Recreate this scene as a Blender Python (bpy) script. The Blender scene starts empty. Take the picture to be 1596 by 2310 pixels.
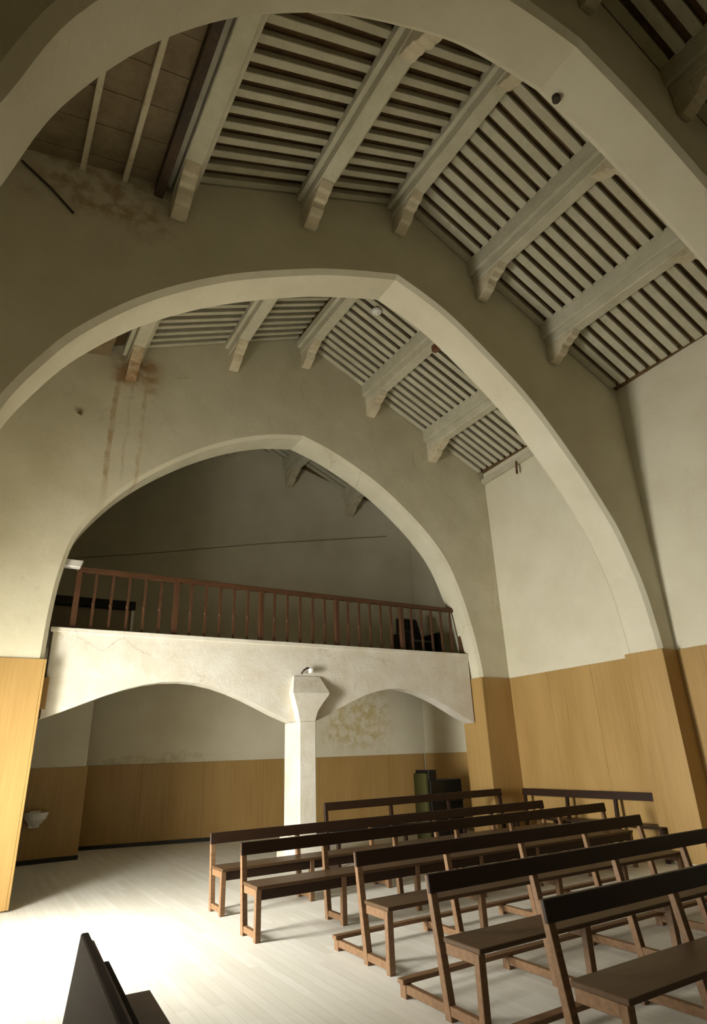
import bpy, bmesh, math, random
from mathutils import Vector, Matrix
random.seed(7)
S = bpy.context.scene
COL = S.collection

# ------------------------------------------------------------------ camera
PX, PY, F = 798.0, 1155.0, 1351.2535
cam_d = bpy.data.cameras.new('camera'); cam = bpy.data.objects.new('camera', cam_d); COL.objects.link(cam)
VX, VZ = Vector((3150-PX, 1613-PY, F)).normalized(), Vector((675-PX, -2200-PY, F)).normalized()
VY = VZ.cross(VX)
# world = M @ cam(right, down, forward)
M3 = Matrix((VX, VY, VZ))
right = M3 @ Vector((1,0,0)); up = M3 @ Vector((0,-1,0)); back = M3 @ Vector((0,0,-1))
rm = Matrix((right, up, back)).transposed().to_4x4()
H = 1.6
cam.matrix_world = Matrix.Translation((0,0,H)) @ rm
cam_d.sensor_fit = 'VERTICAL'; cam_d.sensor_height = 36.0
cam_d.lens = F/2310*36.0
cam_d.clip_start = 0.05
S.camera = cam

# ------------------------------------------------------------------ world, exposure, lights
S.view_settings.view_transform = 'Standard'; S.view_settings.look = 'None'
S.view_settings.gamma = 1.0; S.view_settings.use_curve_mapping = False
S.view_settings.exposure = 0.0
w = bpy.data.worlds.new('world'); S.world = w; w.use_nodes = True
w.node_tree.nodes['Background'].inputs[0].default_value = (1, .9, .7, 1)
w.node_tree.nodes['Background'].inputs[1].default_value = 0.02

def area(name, loc, rot, sx, sy, power, col):
    d = bpy.data.lights.new(name, 'AREA'); d.shape = 'RECTANGLE'; d.size = sx; d.size_y = sy
    d.energy = power; d.color = col
    o = bpy.data.objects.new(name, d); COL.objects.link(o); o.location = loc; o.rotation_euler = rot
    return o
# daylight entering by the doorways of the left wall
def door_light(name, y, sy, power, tilt, spread, x=-2.7, z=1.9):
    o = area(name, (x, y, z), (0, -math.pi/2+math.radians(tilt), 0), 2.4, sy, power, (1, .985, .93))
    o.data.spread = math.radians(spread); return o
door_light('doorway_daylight', 6.9, 1.2, 400, 15, 170, -1.3, 1.45)
door_light('far_doorway_daylight', 6.75, 1.5, 600, 14, 170)
door_light('near_doorway_daylight', 3.5, 1.2, 140, 36, 120)
o = area('added_warm_fill', (4.4, -4.2, 6.0), (math.radians(90), 0, 0), 1.6, 2.2, 4, (1, .78, .38))  # added warm fill lamp behind the camera, no window there

# ------------------------------------------------------------------ materials
def nt(name):
    m = bpy.data.materials.new(name); m.use_nodes = True
    t = m.node_tree; b = t.nodes['Principled BSDF']
    return m, t, b
def N(t, typ, **kw):
    n = t.nodes.new(typ)
    for k, v in kw.items():
        if k.startswith('i_'):
            key = k[2:]; key = int(key) if key.isdigit() else key
            n.inputs[key].default_value = v
        else: setattr(n, k, v)
    return n
def mathn(t, op, a, b=None, clamp=False):
    n = t.nodes.new('ShaderNodeMath'); n.operation = op; n.use_clamp = clamp
    for i, v in enumerate((a, b)):
        if v is None: continue
        if isinstance(v, (int, float)): n.inputs[i].default_value = v
        else: t.links.new(v, n.inputs[i])
    return n.outputs[0]
def mixc(t, fac, a, b):
    n = t.nodes.new('ShaderNodeMix'); n.data_type = 'RGBA'
    for idx, v in ((0, fac), (6, a), (7, b)):
        if isinstance(v, (int, float)): n.inputs[idx].default_value = v
        elif isinstance(v, tuple): n.inputs[idx].default_value = (*v, 1)
        else: t.links.new(v, n.inputs[idx])
    return n.outputs[2]
def pos(t):
    g = t.nodes.new('ShaderNodeNewGeometry'); return g.outputs['Position']
def scaled(t, vec, s):
    mp = t.nodes.new('ShaderNodeMapping'); mp.inputs['Scale'].default_value = s
    t.links.new(vec, mp.inputs['Vector']); return mp.outputs[0]
def noise(t, vec, scale, detail=4, rough=.6):
    n = N(t, 'ShaderNodeTexNoise', i_Scale=scale, i_Detail=detail, i_Roughness=rough)
    t.links.new(vec, n.inputs['Vector']); return n.outputs['Fac']
def ramp(t, v, p0, p1):
    n = N(t, 'ShaderNodeMapRange'); n.inputs[1].default_value = p0; n.inputs[2].default_value = p1
    t.links.new(v, n.inputs[0]); return n.outputs[0]
def bump(t, b, h, strength, dist=.02):
    n = N(t, 'ShaderNodeBump', i_Strength=strength, i_Distance=dist)
    t.links.new(h, n.inputs['Height']); t.links.new(n.outputs[0], b.inputs['Normal'])

def plaster(name, c1, c2, sc=1.2, bs=.25, stains=(), cracks=False):
    m, t, b = nt(name); p = pos(t)
    f = ramp(t, noise(t, p, sc, 6), .35, .7)
    c = mixc(t, f, c1, c2)
    f2 = ramp(t, noise(t, p, 9, 5), .62, .75)
    c = mixc(t, mathn(t, 'MULTIPLY', f2, .25), c, tuple(.75*x for x in c2))
    sep = t.nodes.new('ShaderNodeSeparateXYZ'); t.links.new(p, sep.inputs[0])
    for (x0, x1, z0, z1, col, amt, kind) in stains:
        # soft box in x and z broken up by noise
        wob = mathn(t, 'MULTIPLY', mathn(t, 'SUBTRACT', noise(t, p, 2.5, 3), .5), .35 if kind == 'streak' else .7)
        xx = mathn(t, 'ADD', sep.outputs[0], mathn(t, 'MULTIPLY', wob, .35 if kind == 'streak' else 1))
        zz = mathn(t, 'ADD', sep.outputs[2], wob)
        cx, hx, cz, hz = (x0+x1)/2, (x1-x0)/2, (z0+z1)/2, (z1-z0)/2
        mx = mathn(t, 'SUBTRACT', 1.0, mathn(t, 'DIVIDE', mathn(t, 'ABSOLUTE', mathn(t, 'SUBTRACT', xx, cx)), hx), True)
        mz = mathn(t, 'SUBTRACT', 1.0, mathn(t, 'DIVIDE', mathn(t, 'ABSOLUTE', mathn(t, 'SUBTRACT', zz, cz)), hz), True)
        mz = mathn(t, 'MULTIPLY', mz, 2.5, True); mx = mathn(t, 'MULTIPLY', mx, 2.0, True)
        mk = mathn(t, 'MULTIPLY', mx, mz)
        mk = mathn(t, 'MULTIPLY', mk, ramp(t, noise(t, p, 5 if kind == 'streak' else 6, 5), .3 if kind == 'streak' else .42, .6))
        c = mixc(t, mathn(t, 'MULTIPLY', mk, amt, True), c, col)
    if cracks:
        vo = N(t, 'ShaderNodeTexVoronoi', i_Scale=.8); vo.feature = 'DISTANCE_TO_EDGE'
        wv = t.nodes.new('ShaderNodeVectorMath'); wv.operation = 'ADD'
        nn = N(t, 'ShaderNodeTexNoise', i_Scale=1.5, i_Detail=5.0); t.links.new(p, nn.inputs['Vector'])
        t.links.new(p, wv.inputs[0]); t.links.new(nn.outputs['Color'], wv.inputs[1]); t.links.new(wv.outputs[0], vo.inputs['Vector'])
        ck = ramp(t, vo.outputs['Distance'], .012, .0)
        ck = mathn(t, 'MULTIPLY', ck, ramp(t, noise(t, p, .8, 2), .5, .62))
        c = mixc(t, mathn(t, 'MULTIPLY', ck, .45, True), c, (.32, .25, .14))
    t.links.new(c, b.inputs['Base Color']); b.inputs['Roughness'].default_value = .92
    b.inputs['Specular IOR Level'].default_value = .15
    bump(t, b, noise(t, p, 5, 8, .7), bs, .03)
    return m
W1, W2 = (.68, .637, .49), (.61, .562, .415)
M = {}
M['plaster'] = plaster('old_cream_plaster', W1, W2)
M['plaster_c'] = plaster('stained_cream_plaster', W1, (.57, .53, .385), stains=[
    (1.14, 1.25, 5.2, 7.95, (.36, .22, .08), .7, 'streak'), (1.62, 1.70, 5.2, 7.95, (.42, .28, .11), .5, 'streak'), (1.40, 1.46, 5.6, 7.8, (.45, .32, .15), .35, 'streak'),
    (1.0, 2.0, 7.45, 8.25, (.32, .17, .045), .8, 'streak'), (.56, .76, 6.75, 6.86, (.12, .08, .04), 1.0, 'streak')], cracks=True)
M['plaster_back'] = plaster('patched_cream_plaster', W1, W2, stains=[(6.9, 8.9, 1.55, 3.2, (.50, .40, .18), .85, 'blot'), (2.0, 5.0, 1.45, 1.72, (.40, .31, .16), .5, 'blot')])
M['plaster_b'] = plaster('dull_plaster', W1, W2, stains=[(-.6, 1.3, 7.0, 8.3, (.30, .17, .06), .6, 'blot')])
M['limewash'] = plaster('limewashed_masonry', (.80, .77, .68), (.68, .62, .49), 2.2, .45, cracks=True)

def wood_paint(name, c1, c2, dirt=.35):
    m, t, b = nt(name); p = pos(t)
    f = ramp(t, noise(t, p, 3, 6, .7), .35, .65)
    c = mixc(t, f, c1, c2)
    d = ramp(t, noise(t, p, 7, 6, .7), .60, .72)
    c = mixc(t, mathn(t, 'MULTIPLY', d, dirt), c, (.22, .14, .06))
    t.links.new(c, b.inputs['Base Color']); b.inputs['Roughness'].default_value = .85
    b.inputs['Specular IOR Level'].default_value = .2
    bump(t, b, noise(t, p, 14, 5), .25, .02)
    return m
M['beam'] = wood_paint('painted_beam', (.54, .51, .385), (.45, .42, .30), .3)
M['rafter'] = wood_paint('painted_rafter', (.51, .48, .36), (.42, .39, .28), .35)
M['corbel'] = wood_paint('painted_corbel', (.60, .54, .39), (.48, .41, .27), .6)
M['rustywood'] = wood_paint('rust_stained_corbel', (.50, .42, .28), (.22, .11, .04), .9)
M['boards'] = wood_paint('bare_roof_boards', (.16, .10, .045), (.09, .055, .025), .5)
M['boards_left'] = wood_paint('stained_roof_cladding', (.25, .195, .11), (.18, .13, .07), .9)
M['steel'] = wood_paint('dark_steel', (.05, .04, .03), (.08, .05, .03), .3)

def panel_mat(name, c1, c2, c3):
    m, t, b = nt(name); p = pos(t)
    g = noise(t, scaled(t, p, (38, 38, 1.1)), 1.0, 5, .6)
    big = noise(t, scaled(t, p, (1.6, 1.6, .4)), 1.0, 2, .5)
    c = mixc(t, ramp(t, g, .3, .7), c1, c2)
    c = mixc(t, mathn(t, 'MULTIPLY', ramp(t, big, .35, .7), .5), c, c3)
    t.links.new(c, b.inputs['Base Color']); b.inputs['Roughness'].default_value = .42
    b.inputs['Specular IOR Level'].default_value = .3
    bump(t, b, g, .05, .005)
    return m
M['panel'] = panel_mat('oak_veneer', (.40, .255, .088), (.32, .19, .06), (.49, .32, .125))
def dark_wood(name, c1, c2, rough=.4):
    m, t, b = nt(name); tc = t.nodes.new('ShaderNodeTexCoord'); p = tc.outputs['Object']
    g = noise(t, scaled(t, p, (1.5, 14, 14)), 2.0, 5, .6)
    c = mixc(t, ramp(t, g, .3, .7), c1, c2)
    t.links.new(c, b.inputs['Base Color']); b.inputs['Roughness'].default_value = rough
    b.inputs['Specular IOR Level'].default_value = .08 if 'pew' in name else .28
    bump(t, b, g, .08, .005)
    return m
M['seatwood'] = dark_wood('stained_pine', (.095, .052, .022), (.06, .032, .013), .45)
M['framewood'] = dark_wood('stained_frame_pine', (.22, .125, .06), (.14, .075, .035), .5)
M['topwood'] = dark_wood('dark_backrest_board', (.03, .013, .006), (.02, .009, .004), .45)
M['pewwood'] = dark_wood('near_black_pew_wood', (.012, .008, .005), (.008, .005, .003), .75)
M['railwood'] = dark_wood('red_brown_rail_wood', (.095, .043, .018), (.065, .028, .012), .55)
M['black'] = dark_wood('black_lacquer', (.012, .01, .008), (.008, .007, .006), .3)
M['green'] = dark_wood('olive_lit_side', (.085, .08, .022), (.07, .065, .018), .8)
def flat(name, c, rough=.5, metal=0.0):
    m, t, b = nt(name); p = pos(t)
    cc = mixc(t, noise(t, p, 12, 3), c, tuple(.8*x for x in c))
    t.links.new(cc, b.inputs['Base Color']); b.inputs['Roughness'].default_value = rough; b.inputs['Metallic'].default_value = metal
    return m
M['marble'] = flat('white_marble', (.85, .83, .78), .3)
M['whitemetal'] = flat('white_enamel', (.82, .80, .75), .4)
M['rust'] = flat('rusty_iron', (.16, .07, .03), .8, .3)
M['cable'] = flat('dark_cable', (.05, .035, .02), .7)
M['conduit'] = flat('painted_conduit', (.26, .21, .13), .8)
M['palecrack'] = flat('pale_crack_line', (.34, .30, .20), .9)
M['shadow_gap'] = flat('black_shadow_gap', (.012, .01, .008), .5)  # near-black colour for the shadow gap below the panels

def floor_mat():
    m, t, b = nt('pale_floorboards'); p = pos(t)
    sep = t.nodes.new('ShaderNodeSeparateXYZ'); t.links.new(p, sep.inputs[0])
    W = .085
    u = mathn(t, 'DIVIDE', sep.outputs[0], W)
    idx = mathn(t, 'FLOOR', u); fr = mathn(t, 'FRACT', u)
    wn = N(t, 'ShaderNodeTexWhiteNoise'); wn.noise_dimensions = '1D'; t.links.new(idx, wn.inputs['W'])
    yo = mathn(t, 'ADD', mathn(t, 'DIVIDE', sep.outputs[1], 1.3), mathn(t, 'MULTIPLY', wn.outputs['Value'], 7.0))
    wn2 = N(t, 'ShaderNodeTexWhiteNoise'); wn2.noise_dimensions = '2D'
    cb = t.nodes.new('ShaderNodeCombineXYZ'); t.links.new(idx, cb.inputs[0]); t.links.new(mathn(t, 'FLOOR', yo), cb.inputs[1])
    t.links.new(cb.outputs[0], wn2.inputs['Vector'])
    c = mixc(t, wn2.outputs['Value'], (.74, .715, .64), (.66, .63, .545))
    g = noise(t, scaled(t, p, (30, 2, 1)), 1.0, 4)
    c = mixc(t, mathn(t, 'MULTIPLY', ramp(t, g, .4, .8), .35), c, (.56, .52, .43))
    gap = mathn(t, 'LESS_THAN', fr, .05)
    c = mixc(t, mathn(t, 'MULTIPLY', gap, .3), c, (.33, .27, .18))
    t.links.new(c, b.inputs['Base Color']); b.inputs['Roughness'].default_value = .55
    b.inputs['Specular IOR Level'].default_value = .3
    return m
M['floor'] = floor_mat()

# ------------------------------------------------------------------ mesh helpers
class MB:
    def __init__(s): s.v = []; s.f = []
    def box(s, x0, x1, y0, y1, z0, z1):
        return s.hexa([(x0,y0,z0),(x1,y0,z0),(x1,y1,z0),(x0,y1,z0),(x0,y0,z1),(x1,y0,z1),(x1,y1,z1),(x0,y1,z1)])
    def hexa(s, p):
        n = len(s.v); s.v += [tuple(q) for q in p]
        s.f += [tuple(n+i for i in f) for f in ((0,3,2,1),(4,5,6,7),(0,1,5,4),(1,2,6,5),(2,3,7,6),(3,0,4,7))]
        return s
    def bar(s, a, b, w, h, upv=(0,0,1)):
        a, b = Vector(a), Vector(b); d = (b-a).normalized(); upv = Vector(upv)
        x = d.cross(upv).normalized()*w/2; y = x.cross(d).normalized()*h/2
        return s.hexa([a-x-y, a+x-y, b+x-y, b-x-y, a-x+y, a+x+y, b+x+y, b-x+y])
    def quad(s, *p):
        n = len(s.v); s.v += [tuple(q) for q in p]; s.f.append(tuple(range(n, n+len(p)))); return s
    def prism(s, poly, y0, y1, axis='y'):
        n = len(s.v); k = len(poly)
        def P(a, b, c): return (a, c, b) if axis == 'y' else (c, a, b)
        s.v += [P(a, b, y0) for a, b in poly] + [P(a, b, y1) for a, b in poly]
        s.f.append(tuple(range(n, n+k))); s.f.append(tuple(range(n+2*k-1, n+k-1, -1)))
        for i in range(k):
            j = (i+1) % k; s.f.append((n+i, n+k+i, n+k+j, n+j))
        return s
    def tube(s, pts, r, seg=8):
        pts = [Vector(p) for p in pts]; rings = []
        for i, p in enumerate(pts):
            d = (pts[min(i+1, len(pts)-1)]-pts[max(i-1, 0)]).normalized()
            a = d.cross(Vector((0,0,1)) if abs(d.z) < .9 else Vector((1,0,0))).normalized(); b = d.cross(a)
            n = len(s.v); s.v += [tuple(p+(a*math.cos(2*math.pi*k/seg)+b*math.sin(2*math.pi*k/seg))*r) for k in range(seg)]; rings.append(n)
        for r0, r1 in zip(rings, rings[1:]):
            for k in range(seg): s.f.append((r0+k, r0+(k+1) % seg, r1+(k+1) % seg, r1+k))
        s.f.append(tuple(rings[0]+k for k in range(seg))); s.f.append(tuple(rings[-1]+seg-1-k for k in range(seg)))
        return s
    def lathe(s, prof, cx, cy, seg=20):
        rings = []
        for r, z in prof:
            n = len(s.v); s.v += [(cx+r*math.cos(2*math.pi*k/seg), cy+r*math.sin(2*math.pi*k/seg), z) for k in range(seg)]; rings.append(n)
        for r0, r1 in zip(rings, rings[1:]):
            for k in range(seg): s.f.append((r0+k, r0+(k+1) % seg, r1+(k+1) % seg, r1+k))
        s.f.append(tuple(rings[0]+seg-1-k for k in range(seg))); s.f.append(tuple(rings[-1]+k for k in range(seg)))
        return s
    def mesh(s, name, mat, bevel=0):
        me = bpy.data.meshes.new(name); me.from_pydata(s.v, [], s.f); me.materials.append(mat)
        bm = bmesh.new(); bm.from_mesh(me); bmesh.ops.remove_doubles(bm, verts=bm.verts, dist=1e-5)
        bmesh.ops.recalc_face_normals(bm, faces=bm.faces)
        if bevel: bmesh.ops.bevel(bm, geom=[e for e in bm.edges if e.is_manifold and e.calc_face_angle(0) > .5], offset=bevel, segments=1, affect='EDGES', profile=.7)
        bm.to_mesh(me); bm.free(); return me
    def build(s, name, mat, parent=None, bevel=0, loc=None):
        o = bpy.data.objects.new(name, s.mesh(name, mat, bevel)); COL.objects.link(o)
        if parent: o.parent = parent
        if loc: o.location = loc
        return o
def tag(o, label=None, cat=None, group=None, kind=None):
    if label: o['label'] = label
    if cat: o['category'] = cat
    if group: o['group'] = group
    if kind: o['kind'] = kind
    return o
def struct(o, label, cat='wall'): return tag(o, label, cat, kind='structure')
def empty(name, loc=(0,0,0), rz=0):
    o = bpy.data.objects.new(name, None); COL.objects.link(o); o.location = loc; o.rotation_euler = (0,0,rz); return o

# ------------------------------------------------------------------ geometry of the church
YA, YB, YC = 2.0, 5.5, 9.27
TH = .60
XL = -1.0
def xr(y): return 9.45-.04*(9.27-y)          # right wall
RX, RZ, SL = 4.58, 9.66, .445
def roofz(x): return RZ-SL*abs(x-RX)
XS = 1.0                                       # left of this the ceiling is flatter cladding
def flatz(x): return 7.78+.23*(x+.0)
def ceil_at(x): return roofz(x) if x >= XS else flatz(x)

def spline(pts, n=5):
    out = []
    P = [pts[0]]+list(pts)+[pts[-1]]
    for i in range(1, len(P)-2):
        p0, p1, p2, p3 = P[i-1], P[i], P[i+1], P[i+2]
        for k in range(n):
            t = k/n
            out.append(tuple(.5*((2*p1[a])+(-p0[a]+p2[a])*t+(2*p0[a]-5*p1[a]+4*p2[a]-p3[a])*t*t+(-p0[a]+3*p1[a]-3*p2[a]+p3[a])*t**3) for a in (0, 1)))
    out.append(pts[-1]); return out

def arch_wall(name, y0, left, rightp, mat, label, ch=.06, th=TH, top=10.2):
    """left: jamb foot .. apex ; rightp: apex .. jamb foot"""
    L = spline(left[1:]); R = spline(rightp[:-1])
    prof = [left[0]]+L+R[1:]+[rightp[-1]]
    k = len(prof)
    def off(c):
        res = []
        for i, p in enumerate(prof):
            a = Vector(prof[max(i-1, 0)]); b = Vector(prof[min(i+1, k-1)])
            d = (b-a).normalized(); nrm = Vector((-d.y, d.x))   # outward (away from opening)
            q = Vector(p)+nrm*c
            if i in (0, k-1): q.y = p[1]
            res.append((q.x, q.y))
        return res
    out = off(ch)
    m = MB()
    y1 = y0+th
    X1 = xr(y0)+.3
    # rings: front outer, front inner, back inner, back outer
    rings = [(out, y0), (prof, y0+ch), (prof, y1-ch), (out, y1)]
    base = []
    for pr, y in rings:
        base.append(len(m.v)); m.v += [(p[0], y, p[1]) for p in pr]
    for r in range(3):
        for i in range(k-1): m.f.append((base[r]+i, base[r]+i+1, base[r+1]+i+1, base[r+1]+i))
    for y, b in ((y0, base[0]), (y1, base[3])):
        # outer frame points matched per profile vertex
        n = len(m.v)
        ox = []
        for i, p in enumerate(out):
            if i == 0: ox.append((XL-.3, 0))
            elif i == k-1: ox.append((X1, 0))
            else:
                ap = len(L)
                if p[1] < 5.0 and i <= ap: ox.append((XL-.3, p[1]))
                elif p[1] < 5.0: ox.append((X1, p[1]))
                else: ox.append((None, top))
        # spread top points
        tops = [i for i, q in enumerate(ox) if q[0] is None]
        for j, i in enumerate(tops):
            ox[i] = (out[i][0], top)
        m.v += [(q[0], y, q[1]) for q in ox]
        for i in range(k-1):
            m.f.append((b+i, b+i+1, n+i+1, n+i))
            # corner fill
            a, c = ox[i], ox[i+1]
            if a[1] < top and c[1] == top: q = len(m.v); m.v.append((XL-.3, y, top)); m.f.append((n+i, n+i+1, q))
            if a[1] == top and c[1] < top: q = len(m.v); m.v.append((X1, y, top)); m.f.append((n+i, n+i+1, q))
    # close the outer faces
    m.quad((XL-.3, y0, 0), (XL-.3, y1, 0), (XL-.3, y1, top), (XL-.3, y0, top))
    m.quad((X1, y0, 0), (X1, y1, 0), (X1, y1, top), (X1, y0, top))
    m.quad((XL-.3, y0, top), (X1, y0, top), (X1, y1, top), (XL-.3, y1, top))
    me = bpy.data.meshes.new(name); me.from_pydata(m.v, [], m.f); me.materials.append(mat)
    o = bpy.data.objects.new(name, me); COL.objects.link(o)
    return struct(o, label)

CL = [(.74,0),(.74,2.9),(.75,3.55),(.80,4.15),(.93,4.75),(1.30,5.35),(1.75,5.85),(2.29,6.30),(2.85,6.68),(3.46,7.0),(4.05,7.22),(4.67,7.36)]
CR = [(4.67,7.36),(5.25,7.2),(5.85,6.96),(6.4,6.68),(6.9,6.35),(7.5,5.86),(7.97,5.33),(8.27,4.72),(8.48,4.06),(8.62,3.4),(8.68,2.93),(8.68,0)]
BL = [(-.45,0),(-.45,3.0),(-.38,3.8),(-.23,4.55),(.04,5.14),(.37,5.66),(.97,6.31),(1.81,6.95),(2.89,7.55),(3.6,7.86),(4.36,8.14)]
BR = [(4.36,8.14),(5.19,7.86),(6.03,7.35),(6.88,6.71),(7.7,5.82),(8.2,5.15),(8.48,4.69),(8.76,3.95),(8.88,3.3),(8.92,2.9),(8.92,0)]
AL = [(-.5,0),(-.5,3.0),(-.42,3.6),(-.29,4.1),(-.12,4.78),(.24,5.58),(.7,6.27),(1.2,6.82),(1.81,7.36),(2.85,7.98),(3.5,8.18),(4.2,8.27)]
AR = [(4.2,8.27),(5.1,7.98),(6.1,7.5),(7.07,6.95),(7.9,6.15),(8.45,5.1),(8.75,4.0),(8.88,3.3),(8.92,2.9),(8.92,0)]
arch_wall('wall_near', YA, AL, AR, M['plaster'], 'nearest pointed-arch plaster wall, its huge rim sweeping across the top')
arch_wall('wall_middle', YB, BL, BR, M['plaster_b'], 'middle pointed-arch plaster wall with broad pale chamfered arch rim')
arch_wall('wall_rear', YC, CL, CR, M['plaster_c'], 'cracked and rust-stained arch wall framing the gallery')

struct(MB().box(-3, 12, -4.5, 16, -.1, 0).build('floor', M['floor']), 'pale narrow-board church floor', 'floor')
# right wall
m = MB(); m.hexa([(xr(-4.4), -4.4, 0), (xr(-4.4)+.3, -4.4, 0), (xr(15)+.3, 15, 0), (xr(15), 15, 0), (xr(-4.4), -4.4, 10.2), (xr(-4.4)+.3, -4.4, 10.2), (xr(15)+.3, 15, 10.2), (xr(15), 15, 10.2)])
struct(m.build('wall_right', M['plaster']), 'plain cream right side wall above the oak panelling')
# left wall with two doorways
def wall_with_doors():
    m = MB(); x0, x1 = XL-.45, XL
    ys = [(-4.4, 3.05), (4.15, 6.3), (7.6, 15.5)]
    for a, b in ys: m.box(x0, x1, a, b, 0, 2.7)
    m.box(x0, x1, -4.4, 15.5, 2.7, 10.2)
    return m
struct(wall_with_doors().build('wall_left', M['plaster']), 'left side wall with doorways that let in the daylight')
struct(MB().box(XL-.45, 9.6, -4.7, -4.4, 0, 10.2).build('wall_front', M['plaster']), 'end wall of the nave behind the viewer')
def yb(x): return 14.6-.266*(x-1.5)
m = MB(); m.hexa([(XL, yb(XL), 0), (10.2, yb(10.2), 0), (10.2, yb(10.2)+.3, 0), (XL, yb(XL)+.3, 0), (XL, yb(XL), 10.2), (10.2, yb(10.2), 10.2), (10.2, yb(10.2)+.3, 10.2), (XL, yb(XL)+.3, 10.2)])
struct(m.build('wall_back', M['plaster_back']), 'back wall of the church under and above the gallery')
# left pier projecting from back wall
struct(MB().box(XL, 2.04, 13.15, 14.9, 0, 3.17).build('wall_back_pier', M['plaster']), 'plaster pier at the left end of the back wall')
# ceiling
def ceiling():
    m = MB(); t = .12; h = .135
    for y0, y1 in ((-4.4, 15.5),):
        for xa, xb in ((XS, RX), (RX, 9.7)):
            m.hexa([(xa, y0, roofz(xa)+h), (xb, y0, roofz(xb)+h), (xb, y1, roofz(xb)+h), (xa, y1, roofz(xa)+h),
                    (xa, y0, roofz(xa)+h+t), (xb, y0, roofz(xb)+h+t), (xb, y1, roofz(xb)+h+t), (xa, y1, roofz(xa)+h+t)])
    return m
struct(ceiling().build('ceiling', M['boards']), 'dark bare boards seen between the painted rafters', 'ceiling')
m = MB(); m.hexa([(XL, -4.4, flatz(XL)), (XS+.02, -4.4, flatz(XS)), (XS+.02, 15.5, flatz(XS)), (XL, 15.5, flatz(XL)), (XL, -4.4, flatz(XL)+.1), (XS+.02, -4.4, flatz(XS)+.1), (XS+.02, 15.5, flatz(XS)+.1), (XL, 15.5, flatz(XL)+.1)])
co = struct(m.build('ceiling_left', M['boards_left']), 'dingy flat cladding over the left edge of the nave', 'ceiling')

# ------------------------------------------------------------------ oak panelling (structure)
PT = .03
def panel_sheets(name, label, pieces):
    m = MB()
    for p in pieces: m.box(*p)
    return struct(m.build(name, M['panel'], bevel=.004), label, 'wall panelling')
PZ = 2.93
def sheets_x(xa, xb, y0, y1, z0, z1, step=1.22):
    n = max(1, round((xb-xa)/step)); w = (xb-xa)/n
    return [(xa+i*w+.001, xa+(i+1)*w-.001, y0, y1, z0, z1) for i in range(n)]
panel_sheets('trim_1', 'oak veneer panelling on the left pier of the gallery arch', sheets_x(XL, .74, YC-PT, YC, .02, PZ)+[(.74, .74+PT, YC-PT, YC+TH, .02, PZ)])
panel_sheets('trim_2', 'oak veneer panelling wrapped round the right pier of the gallery arch', [(8.68, 9.44, YC-PT, YC, .02, PZ), (8.68-PT, 8.68, YC-PT, YC+TH+PT, .02, PZ)])
panel_sheets('trim_3', 'oak veneer panelling wrapped round the right pier of the middle arch', [(8.92, 9.30, YB-PT, YB, .02, PZ), (8.92-PT, 8.92, YB-PT, YB+TH+PT, .02, PZ), (8.92, 9.32, YB+TH, YB+TH+PT, .02, PZ)])
def side_panels(name, y0, y1, label, z1=PZ, n=3):
    m = MB()
    for i in range(n):
        a = y0+(y1-y0)*i/n+.001; b = y0+(y1-y0)*(i+1)/n-.001
        m.hexa([(xr(a)-PT, a, .02), (xr(a), a, .02), (xr(b), b, .02), (xr(b)-PT, b, .02), (xr(a)-PT, a, z1), (xr(a), a, z1), (xr(b), b, z1), (xr(b)-PT, b, z1)])
    return struct(m.build(name, M['panel'], bevel=.004), label, 'wall panelling')
side_panels('trim_4', YB+TH+PT, YC-PT, 'oak veneer panelling on the right wall between the two far arches')
side_panels('trim_5', YA+TH, YB-PT, 'oak veneer panelling on the right wall beside the nearest benches')
side_panels('trim_6', YC+TH, 12.45, 'low oak panelling on the right wall under the gallery', 1.54, 2)
BZ = 1.54
m = MB()
n = 6
for i in range(n):
    a = 2.06+(9.5-2.06)*i/n+.001; b = 2.06+(9.5-2.06)*(i+1)/n-.001
    m.hexa([(a, yb(a)-PT, .07), (b, yb(b)-PT, .07), (b, yb(b), .07), (a, yb(a), .07), (a, yb(a)-PT, BZ), (b, yb(b)-PT, BZ), (b, yb(b), BZ), (a, yb(a), BZ)])
struct(m.build('trim_7', M['panel'], bevel=.004), 'low oak panelling along the back wall under the gallery', 'wall panelling')
panel_sheets('trim_8', 'low oak panelling on the back left pier beside the stoup', [(XL, 2.04+PT, 13.15-PT, 13.15, .07, BZ), (2.04, 2.04+PT, 13.15, yb(2.04)-PT, .07, BZ)])
m = MB(); m.hexa([(2.07, yb(2.07)-PT-.012, 0), (9.5, yb(9.5)-PT-.012, 0), (9.5, yb(9.5)-PT, 0), (2.07, yb(2.07)-PT, 0), (2.07, yb(2.07)-PT-.012, .07), (9.5, yb(9.5)-PT-.012, .07), (9.5, yb(9.5)-PT, .07), (2.07, yb(2.07)-PT, .07)])
struct(m.build('shadow_gap_back', M['shadow_gap']), 'black strip standing in for the shadow gap under the low back wall panelling', 'shadow_gap')  # dark strip painted as the shade in the gap at the floor
struct(MB().box(XL, 2.08, 13.10, 13.12, 0, .07).build('shadow_gap_left', M['shadow_gap']), 'black strip standing in for the shadow gap under the back left pier panelling', 'shadow_gap')  # same painted shade strip along the pier foot

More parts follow.
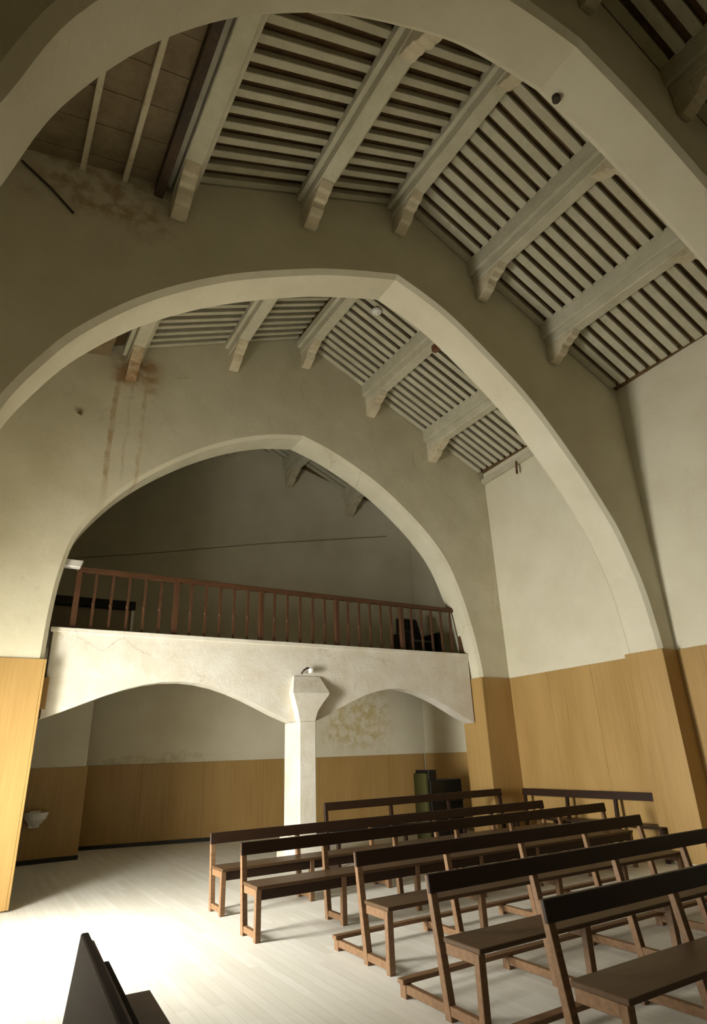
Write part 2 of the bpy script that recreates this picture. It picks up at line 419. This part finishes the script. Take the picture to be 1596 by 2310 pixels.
# ------------------------------------------------------------------ roof timbers
ORD = ['first', 'second', 'third', 'fourth', 'fifth', 'sixth', 'seventh', 'eighth', 'ninth', 'tenth', 'eleventh', 'twelfth', 'thirteenth', 'fourteenth', 'fifteenth', 'sixteenth', 'seventeenth', 'eighteenth', 'nineteenth', 'twentieth']
bays = {  # y0, y1, purlin x, description
    'near': (-4.4, YA, [1.12, 2.86, 4.45, 6.02, 7.58], 'bay in front of the nearest arch'),
    'mid': (YA+TH, YB, [1.12, 2.86, 4.42, 6.02, 7.58], 'bay between the nearest and middle arches'),
    'far': (YB+TH, YC, [1.38, 3.18, 4.72, 6.28, 7.88], 'bay between the middle and gallery arches'),
    'back': (YC+TH, 13.3, [1.38, 3.18, 4.72, 6.28, 7.88], 'bay over the gallery')}
PN = ['far left', 'inner left', 'ridge', 'inner right', 'outer right']
pl_m, ld_m, cb_m = {}, {}, {}
def purlin(bk, i):
    y0, y1, xs, desc = bays[bk]
    x = xs[i]
    if bk == 'back': y1 = yb(x)
    L = y1-y0
    z = roofz(x)-.02 if i != 2 else RZ-.06
    e = empty('roof_beam', (x, y0, z))
    tag(e, f'{PN[i]} whitewashed roof beam in the {desc}', 'roof beam', 'roof beams of the nave')
    key = round(L, 3)
    if key not in pl_m:
        a = MB().box(-.10, .10, .001, L-.001, -.28, .05)
        pl_m[key] = a.mesh('beam', M['beam'], .012)
        ld_m[(key, 'h')] = MB().box(-.17, -.102, .001, L-.001, -.13, .17).mesh('ledger', M['beam'], .006)
        ld_m[(key, 'hm')] = MB().box(.102, .17, .001, L-.001, -.13, .17).mesh('ledger', M['beam'], .006)
        ld_m[(key, 'lm')] = MB().box(.102, .17, .001, L-.001, -.13, .03).mesh('ledger', M['beam'], .006)
        b = MB().box(-.17, -.102, .001, L-.001, -.13, .03)
        ld_m[key] = b.mesh('ledger', M['beam'], .006)
        # corbel profile in (y,z): at the wall (y=0) deep, stepping up to the beam
        pr = [(0, -.281), (0, -.60), (.06, -.625), (.14, -.60), (.20, -.55), (.25, -.54), (.30, -.49), (.34, -.42), (.40, -.42), (.46, -.37), (.52, -.36), (.60, -.281)]
        cb_m[key] = MB().prism(pr, -.09, .09, 'x').mesh('corbel', M['corbel'], .008)
    def part(n, me, loc=(0,0,0), rz=0):
        o = bpy.data.objects.new(n, me); COL.objects.link(o); o.parent = e; o.location = loc; o.rotation_euler = (0,0,rz); return o
    part('beam', pl_m[key]); part('ledger', ld_m[(key, 'h')] if i > 2 else ld_m[key]); part('ledger', ld_m[(key, 'hm')] if i < 2 else ld_m[(key, 'lm')])
    part('corbel', cb_m[key], (0, .001, 0)); cb = part('corbel', cb_m[key], (0, L-.001, 0), math.pi)
    if bk == 'far' and i == 0:
        cb.data = cb.data.copy(); cb.data.materials[0] = M['rustywood']; cb['label'] = 'rust-stained corbel'
    return e
for bk in bays:
    for i in range(5): purlin(bk, i)

FARN = {'near': 'nearest arch', 'mid': 'middle arch', 'far': 'gallery arch', 'back': 'back wall'}
SHORT = {'near': 'front bay', 'mid': 'middle bay', 'far': 'far bay', 'back': 'gallery bay'}
def rafters(bk, pitch, w=.11, hh=.095, ylim=None):
    y0, y1, xs, desc = bays[bk]
    edges = xs+[None]
    for pi in range(5):
        xa = xs[pi]+.172
        w = (.095 if pi < 2 else .125)*(.9 if bk == 'far' else 1)
        xb = (xs[pi+1]-.172) if pi < 4 else xr(max(y0, -.6))-.06
        if pi == 0 and bk != 'mid' and False: continue
        if pi == 1: xb = xs[2]-.172
        ya = ylim if ylim is not None else y0
        ye = y1 if bk != 'back' else yb(xb)-.05
        if bk == 'back' and pi == 0: ye = 13.1
        n = int((ye-ya-.06)/pitch)
        key = (bk, pi)
        # slope between xa and xb (both on one side of the ridge)
        za, zb = roofz(xa)+.03, roofz(xb)+.03
        if pi == 2 and xa < RX: za = roofz(xb)+.03+SL*(xb-xa)
        if pi == 1 and xb > RX: zb = roofz(xa)+.03+SL*(xb-xa)
        me = MB().hexa([(0, -w/2, 0), (xb-xa, -w/2, zb-za), (xb-xa, w/2, zb-za), (0, w/2, 0), (0, -w/2, hh), (xb-xa, -w/2, zb-za+hh), (xb-xa, w/2, zb-za+hh), (0, w/2, hh)]).mesh('rafter', M['rafter'], .006)
        where = ['between far-left and inner-left beams', 'between inner-left and ridge beams', 'between ridge and inner-right beams', 'between inner-right and outer-right beams', 'between outer-right beam and right wall'][pi]
        for k in range(n):
            y = ye-.07-k*pitch
            o = bpy.data.objects.new('rafter', me); COL.objects.link(o)
            o.location = (xa, y, za+random.uniform(-.008, .008)); o.rotation_euler = (0, 0, random.uniform(-.004, .004))
            tag(o, f'{ORD[k]} rafter from {FARN[bk]}, {where}, {SHORT[bk]}', 'rafter', f'rafters {where}, {SHORT[bk]}')
rafters('mid', .203)
rafters('far', .186, w=.10)
rafters('near', .21, ylim=-.6)
rafters('back', .20)

# left cladding joists and dark steel joist
def joist(x, y0, y1, w, h, mat, name, label, z=None):
    z = flatz(x-w/2)-.005 if z is None else z
    o = MB().box(-w/2, w/2, 0, y1-y0, -h, 0).build(name, mat, bevel=.008, loc=(x, y0, z-.004))
    return tag(o, label, 'roof joist', 'joists under the left cladding')
joist(.06, YA+TH, YB, .06, .10, M['corbel'], 'roof_joist', 'thin stained joist under the cladding, farthest left')
joist(.50, YA+TH, YB, .06, .12, M['corbel'], 'roof_joist', 'stained joist under the cladding, right of the thin one')
joist(.88, YA+TH, YB, .10, .22, M['steel'], 'steel_joist', 'dark steel joist beside the far left beam of the middle bay')
for k in range(7):
    y = YA+TH+.35+k*.4
    o = MB().hexa([(XL, y, flatz(XL)-.012), (.98, y, flatz(.98)-.012), (.98, y+.34, flatz(.98)-.012), (XL, y+.34, flatz(XL)-.012),
                   (XL, y, flatz(XL)-.002), (.98, y, flatz(.98)-.002), (.98, y+.34, flatz(.98)-.002), (XL, y+.34, flatz(XL)-.002)]).build('ceiling_plank', M['boards_left'])
    tag(o, f'{ORD[6-k]} wide stained plank from the middle arch, left edge of ceiling', 'ceiling plank', 'wide planks over the left edge')
# wall plate along the right wall top of the far bay
def wall_plate(y0, y1, label):
    m = MB(); h = .10
    m.hexa([(xr(y0)-.10, y0, roofz(xr(y0))-.16), (xr(y0)-.002, y0, roofz(xr(y0))-.16), (xr(y1)-.002, y1, roofz(xr(y1))-.16), (xr(y1)-.10, y1, roofz(xr(y1))-.16),
            (xr(y0)-.10, y0, roofz(xr(y0))-.04), (xr(y0)-.002, y0, roofz(xr(y0))-.04), (xr(y1)-.002, y1, roofz(xr(y1))-.04), (xr(y1)-.10, y1, roofz(xr(y1))-.04)])
    tag(m.build('wall_plate', M['beam'], bevel=.006), label, 'wall plate')
wall_plate(YB+TH+.002, YC-.002, 'painted timber ledge capping the right wall in the far bay')

# ------------------------------------------------------------------ gallery
GY = 9.55
g = empty('gallery', (4.7, GY, 0))
tag(g, 'white masonry gallery front with two low arches across the far arch', 'gallery')
def gpart(mb, name, mat, bevel=0):
    o = mb.build(name, mat, bevel=bevel); o.parent = g; o.location = (-4.7, -GY, 0); return o
def beam_arches():
    def arc(x0, z0, xc, zc, x1, z1, n=14):
        pts = []
        for k in range(n+1):
            t = k/n; x = x0+(x1-x0)*t
            # smooth bump through crown
            base = z0+(z1-z0)*t
            pts.append((x, base+(zc-(z0+z1)/2)*math.sin(math.pi*t)**1.15))
        return pts
    a1 = arc(.82, 2.18, 2.5, 2.72, 4.60, 2.12)
    a2 = arc(5.02, 2.12, 6.8, 2.70, 8.62, 2.08)
    low = a1+a2
    m = MB(); ytop = 3.42
    y0, y1 = GY, GY+.30
    k = len(low)
    for (pa, pb) in zip(low, low[1:]):
        m.hexa([(pa[0], y0, pa[1]), (pb[0], y0, pb[1]), (pb[0], y1, pb[1]), (pa[0], y1, pa[1]), (pa[0], y0, ytop), (pb[0], y0, ytop), (pb[0], y1, ytop), (pa[0], y1, ytop)])
    me_v = {}
    return m
bm_o = gpart(beam_arches(), 'arched_beam', M['limewash'])
# remove the interior faces between neighbouring slices
bmm = bmesh.new(); bmm.from_mesh(bm_o.data)
from collections import Counter
cnt = Counter(tuple(sorted(v.index for v in f.verts)) for f in bmm.faces)
bmesh.ops.delete(bmm, geom=[f for f in bmm.faces if cnt[tuple(sorted(v.index for v in f.verts))] > 1], context='FACES')
bmesh.ops.recalc_face_normals(bmm, faces=bmm.faces)
bmm.to_mesh(bm_o.data); bmm.free()
gpart(MB().box(.78, 8.62, GY-.03, GY-.001, 3.36, 3.43), 'nosing', M['limewash'], .008)
gm = MB(); gm.hexa([(.78, GY+.301, 3.18), (9.4, GY+.301, 3.18), (9.4, yb(9.4)-.01, 3.18), (.78, yb(.78)-.01, 3.18), (.78, GY+.301, 3.41), (9.4, GY+.301, 3.41), (9.4, yb(9.4)-.01, 3.41), (.78, yb(.78)-.01, 3.41)])
gpart(gm, 'gallery_floor', M['limewash'])
gpart(MB().box(.775, .86, GY-.06, GY-.001, 2.30, 2.72), 'end_bracket', M['panel'], .005)

# column
c = empty('column', (4.81, 9.40, 0)); tag(c, 'white square column with flared capital carrying the gallery', 'column')
def cpart(mb, name, bevel=.012):
    o = mb.build(name, M['limewash'], bevel=bevel); o.parent = c; o.location = (-4.81, -9.40, 0); return o
CX0, CX1, CY0, CY1 = 4.66, 4.96, 9.38, 9.96
cpart(MB().box(CX0, CX1, CY0, CY1, .42, 2.118), 'shaft')
cpart(MB().box(CX0+.001, CX1-.001, GY+.301, CY1, 2.119, 3.17), 'upper_shaft')
prof = [(CX0, 2.119), (CX0-.01, 2.17), (CX0-.03, 2.27), (CX0-.06, 2.38), (CX0-.09, 2.48), (CX0-.12, 2.58), (CX1+.28, 2.58), (CX1+.26, 2.53), (CX1+.16, 2.42), (CX1+.05, 2.28), (CX1+.012, 2.18), (CX1, 2.119)]
cap = cpart(MB().prism(prof, CY0, GY-.001), 'capital', .006)
m = MB(); m.hexa([(CX0-.12, CY0, 2.581), (CX1+.28, CY0, 2.581), (CX1+.28, GY-.001, 2.581), (CX0-.12, GY-.001, 2.581), (CX0-.04, GY-.03, 2.86), (CX1+.16, GY-.03, 2.86), (CX1+.16, GY-.001, 2.86), (CX0-.04, GY-.001, 2.86)])
cpart(m, 'weathering', .004)
cpart(MB().box(CX0-.10, CX1+.10, CY0-.10, CY1+.05, 0, .34).box(CX0-.06, CX1+.06, CY0-.06, CY1+.03, .34, .42), 'pedestal', .008)

# railing
r = empty('railing', (4.7, 9.66, 3.43)); tag(r, 'red-brown wooden railing with slim balusters along the gallery edge', 'railing')
RT = 4.38
def rpart(mb, name, x, bevel=.004):
    o = mb.build(name, M['railwood'], bevel=bevel); o.parent = r; o.location = (x-4.7, 0, 0); return o
rpart(MB().box(-.02, 7.62, -.045, .045, RT-3.43-.075, RT-3.43), 'handrail', 1.03)
posts = [1.07, 2.56, 4.05, 5.57, 7.06, 8.58]
pm = MB().box(-.04, .04, -.04, .04, 0, RT-3.43-.076).mesh('post', M['railwood'], .004)
bm_ = MB().box(-.018, .018, -.018, .018, 0, RT-3.43-.076)
bm_.lathe([(.02, .36), (.028, .40), (.02, .44)], 0, 0, 10)
bmesh_ = bm_.mesh('baluster', M['railwood'], 0)
for x in posts:
    o = bpy.data.objects.new('post', pm); COL.objects.link(o); o.parent = r; o.location = (x-4.7, 0, 0)
for a, b in zip(posts, posts[1:]):
    for k in range(1, 6):
        o = bpy.data.objects.new('baluster', bmesh_); COL.objects.link(o); o.parent = r; o.location = (a+(b-a)*k/6-4.7, 0, 0)

# ------------------------------------------------------------------ benches
def bench_meshes(L, npost, kneel, apron, zt=.80, lean=.10, rb=.05):
    """origin: left rear foot on the floor; x along the bench, seat towards -y"""
    d = {}
    d['backrest'] = MB().hexa([(-.01, lean-.035, zt-.115), (L+.01, lean-.035, zt-.115), (L+.01, lean-.008, zt-.115), (-.01, lean-.008, zt-.115),
                               (-.01, lean-.02, zt), (L+.01, lean-.02, zt), (L+.01, lean+.010, zt), (-.01, lean+.010, zt)])
    s = MB().box(0, L, -.36, -.005, .425, .455)
    d['seat'] = s
    if apron: d['apron'] = MB().box(.04, L-.04, -.335, -.31, .335, .424)
    d['kneel'] = MB().box(-.02, L+.02, .46, .53, .085, .115) if kneel else None
    w = .055
    d['rear_leg'] = MB().hexa([(0, -.03, 0), (w, -.03, 0), (w, .03, 0), (0, .03, 0), (0, lean-.008, zt-.01), (w, lean-.008, zt-.01), (w, lean+.035, zt-.01), (0, lean+.035, zt-.01)])
    d['rear_leg'].v = [(x, y if z > .1 else y, z) for x, y, z in d['rear_leg'].v]
    d['front_leg'] = MB().box(0, w, -.345, -.295, 0, .424)
    d['seat_rail'] = MB().box(.005, w-.005, -.294, -.02, .36, .424)
    d['runner'] = MB().box(.005, w-.005, -.294, .50 if kneel else -.03, .03, .084)
    d['foot'] = MB().box(0, w, .46, .53, 0, .084)
    return d
def make_bench(x, y, L, npost, kneel, apron, label, rz=0, zt=.80, lean=.10, dark=False, group='dark wooden church benches'):
    e = empty('bench', (x, y, 0), rz); tag(e, label, 'bench', group)
    d = bench_meshes(L, npost, kneel, apron, zt, lean)
    tw, sw, fw = M['topwood'], M['seatwood'], M['framewood']
    if dark: tw = sw = fw = M['topwood']
    d['backrest'].build('backrest', tw, e, .004); d['seat'].build('seat', sw, e, .004)
    if apron: d['apron'].build('apron', tw, e, .003)
    if kneel: d['kneel'].build('kneeler_rail', fw, e, .004)
    me = {k: d[k].mesh(k, fw, .003) for k in ('rear_leg', 'front_leg', 'seat_rail', 'runner', 'foot')}
    for i in range(npost):
        px = .0+(L-.055)*i/(npost-1)
        for k, nm in (('rear_leg', 'leg'), ('front_leg', 'leg'), ('seat_rail', 'seat_rail'), ('runner', 'floor_runner')):
            o = bpy.data.objects.new(nm, me[k]); COL.objects.link(o); o.parent = e; o.location = (px, 0, 0)
        if kneel:
            o = bpy.data.objects.new('runner_foot', me['foot']); COL.objects.link(o); o.parent = e; o.location = (px, 0, 0)
    return e
make_bench(2.94, 2.73, 5.9, 6, True, False, 'nearest right bench, broad brown seat cut by the photo edge', lean=.12)
make_bench(2.92, 3.76, 5.0, 6, True, False, 'second bench of the row counted from the viewer, with kneeler rail', lean=.12)
make_bench(3.09, 5.01, 4.0, 5, True, False, 'third bench of the row, its light left frame standing further right', lean=.12)
make_bench(2.60, 6.50, 5.7, 7, False, True, 'fourth bench of the row with thick dark seat edge', lean=.07, zt=.79)
make_bench(2.68, 7.68, 5.6, 6, False, True, 'farthest bench reaching furthest left, in front of the column', lean=.07, zt=.78)
make_bench(4.95, 9.05-.0, 3.72, 4, False, False, 'narrow bench across the right side of the gallery arch', lean=.05, zt=.90, dark=True)
make_bench(9.12, 9.0, 3.0, 4, False, False, 'bench set lengthwise against the right oak panelling', rz=-math.pi/2, zt=.88, lean=.05, dark=True)

# left pew, lengthwise, rotated a little
e = empty('pew', (.72, 4.02, 0), math.radians(-3.5)); tag(e, 'near-black pew seen end-on at the bottom left', 'pew')
Lp = 3.0
MB().hexa([(-.10, -Lp, .02), (-.06, -Lp, .02), (-.06, 0, .02), (-.10, 0, .02), (-.02, -Lp, .76), (.02, -Lp, .76), (.02, 0, .76), (-.02, 0, .76)]).build('backrest', M['pewwood'], e, .006)
MB().box(.022, .05, -Lp, -.0, .66, .72).build('top_rail', M['railwood'], e, .004)
MB().box(.095, .135, -Lp, -.02, .02, .62).build('inner_panel', M['pewwood'], e, .006)
MB().box(.141, .36, -Lp, -.02, .42, .455).build('seat', M['seatwood'], e, .004)
for yy in (-.08, -1.5, -2.95):
    MB().box(.30, .345, -.03, .03, 0, .419).build('leg', M['pewwood'], e, .003).location = (0, yy, 0)

# ------------------------------------------------------------------ small things
# holy-water stoup on the back left pier
e = empty('holy_water_stoup', (1.28, 13.12, .62)); tag(e, 'small white marble stoup on the dark panelled pier at left', 'stoup')
MB().lathe([(.03, -.02), (.10, .02), (.17, .10), (.20, .18), (.20, .20), (.16, .20), (.13, .14), (.04, .10)], 0, -.20, 20).build('bowl', M['marble'], e)
MB().box(-.09, .09, -.06, -.001, -.05, .22).build('wall_plate', M['marble'], e, .01)
# white lamp fixed to the arch by the left end of the railing
e = empty('floodlight', (.93, 9.50, 4.36)); tag(e, 'small white floodlight above the left end of the railing', 'floodlight')
MB().hexa([(-.13, -.08, -.05), (.12, -.08, -.05), (.12, .06, -.05), (-.13, .06, -.05), (-.10, -.06, .07), (.15, -.06, .07), (.15, .06, .07), (-.10, .06, .07)]).build('housing', M['whitemetal'], e, .012)
MB().box(-.19, -.10, -.01, .02, .0, .03).build('bracket', M['whitemetal'], e)
# hook lamp over the column
e = empty('wall_hook', (4.86, 9.52, 2.96)); tag(e, 'small dark and white hook fitting above the column capital', 'hook')
MB().tube([(-.10, -.01, -.06), (-.08, -.06, -.01), (-.02, -.07, .03), (.02, -.05, .03)], .018).build('arm', M['cable'], e)
MB().lathe([(.01, -.06), (.045, -.05), (.05, .02), (.02, .04)], .06, -.06, 12).build('insulator', M['marble'], e)
# cable on the middle wall, upper left
o = MB().tube([(-.50, YB-.02, 7.45), (-.2, YB-.02, 7.24), (.05, YB-.02, 7.02)], .014).build('hanging_cable', M['cable']); tag(o, 'dark cable slanting down the middle wall at upper left', 'cable')
# crack in the back wall above the gallery, modelled as a thin tube
o = MB().tube([(x, yb(x)-.02, z) for x, z in ((1.1, 5.95), (3.1, 6.22), (5.6, 6.62), (8.9, 7.05))], .012).build('wall_crack_tube', M['palecrack']); tag(o, 'thin pale tube drawn as the crack crossing the wall above the gallery railing', 'conduit')
# rust iron strap and hanger, far bay right
o = MB().box(-.05, .05, -.12, .12, -.34, -.20).build('iron_strap', M['rust'], loc=(6.28, 6.9, roofz(6.28)-.08)); tag(o, 'rusty iron strap under the inner right beam of the far bay', 'strap')
o = MB().tube([(0, 0, 0), (-.02, .0, -.16), (-.03, 0, -.30)], .025).build('iron_hanger', M['rust'], loc=(9.30, 8.1, 7.40)); tag(o, 'short rusty iron rod hanging from the right wall ledge', 'iron rod')
e = empty('ceiling_lamp', (5.30, 7.4, roofz(5.3)+.02)); tag(e, 'small white lamp fixed to the far bay rafters right of the ridge', 'lamp')
MB().lathe([(.03, -.10), (.09, -.07), (.10, -.03), (.05, .0)], 0, 0, 16).build('shade', M['whitemetal'], e)
MB().lathe([(.02, -.12), (.035, -.11), (.02, -.095)], 0, 0, 10).build('bulb', M['marble'], e)
o = MB().lathe([(.01, -.04), (.045, -.03), (.045, .03), (.01, .04)], 0, 0, 12).build('junction_box', M['cable'], loc=(4.38, YA+.5, 8.19)); tag(o, 'tiny dark fitting on the rim of the nearest arch', 'fitting')
# harmonium under the gallery
e = empty('harmonium', (8.20, 10.55, 0)); tag(e, 'black upright harmonium beside the right pier under the gallery', 'harmonium')
MB().box(-.22, .58, -.25, .25, .0, 1.05).build('case', M['black'], e, .01)
MB().box(-.22, -.02, -.22, .22, 1.041, 1.24).build('raised_back', M['black'], e, .01)
MB().box(-.29, -.221, -.20, .20, .0, 1.18).build('lit_side', M['green'], e, .01)  # olive tone paints the lit left side of the case
MB().box(-.1, .45, -.42, -.251, .66, .72).build('key_shelf', M['black'], e, .005)
kb = MB()
for k in range(20): kb.box(-.08+k*.026, -.058+k*.026, -.40, -.27, .7205, .735)
keys = kb.build('keyboard', M['marble'], [o for o in e.children if o.name.startswith('key_shelf')][0])
# gallery furniture
e = empty('cupboard', (1.62, 11.4, 3.43)); tag(e, 'low dark cupboard behind the left end of the railing', 'cupboard')
MB().box(-.75, .60, 0, .5, 0, .74).build('body', M['conduit'], e, .01)
MB().box(-.80, .66, -.06, .55, .741, .90).build('top', M['black'], e, .01)
MB().box(.601, .65, -.02, .02, .0, .74).build('edge_strip', M['whitemetal'], e)
e = empty('armchair', (8.35, 10.9, 3.43)); tag(e, 'dark upholstered armchair behind the right end of the railing', 'armchair')
MB().box(-.35, .40, -.30, .30, .12, .45).build('seat', M['black'], e, .05)
MB().hexa([(-.33, .20, .451), (.38, .20, .451), (.38, .34, .451), (-.33, .34, .451), (-.25, .30, 1.05), (.30, .30, 1.05), (.30, .42, 1.05), (-.25, .42, 1.05)]).build('backrest', M['black'], e, .03)
for sx in (-.43, .401):
    MB().box(sx, sx+.08, -.30, .30, .10, .65).build('armrest', M['black'], e, .02)
for sx in (-.38, .38):
    for sy in (-.24, .24): MB().box(sx-.03, sx+.03, sy-.03, sy+.03, 0, .099).build('leg', M['black'], e)
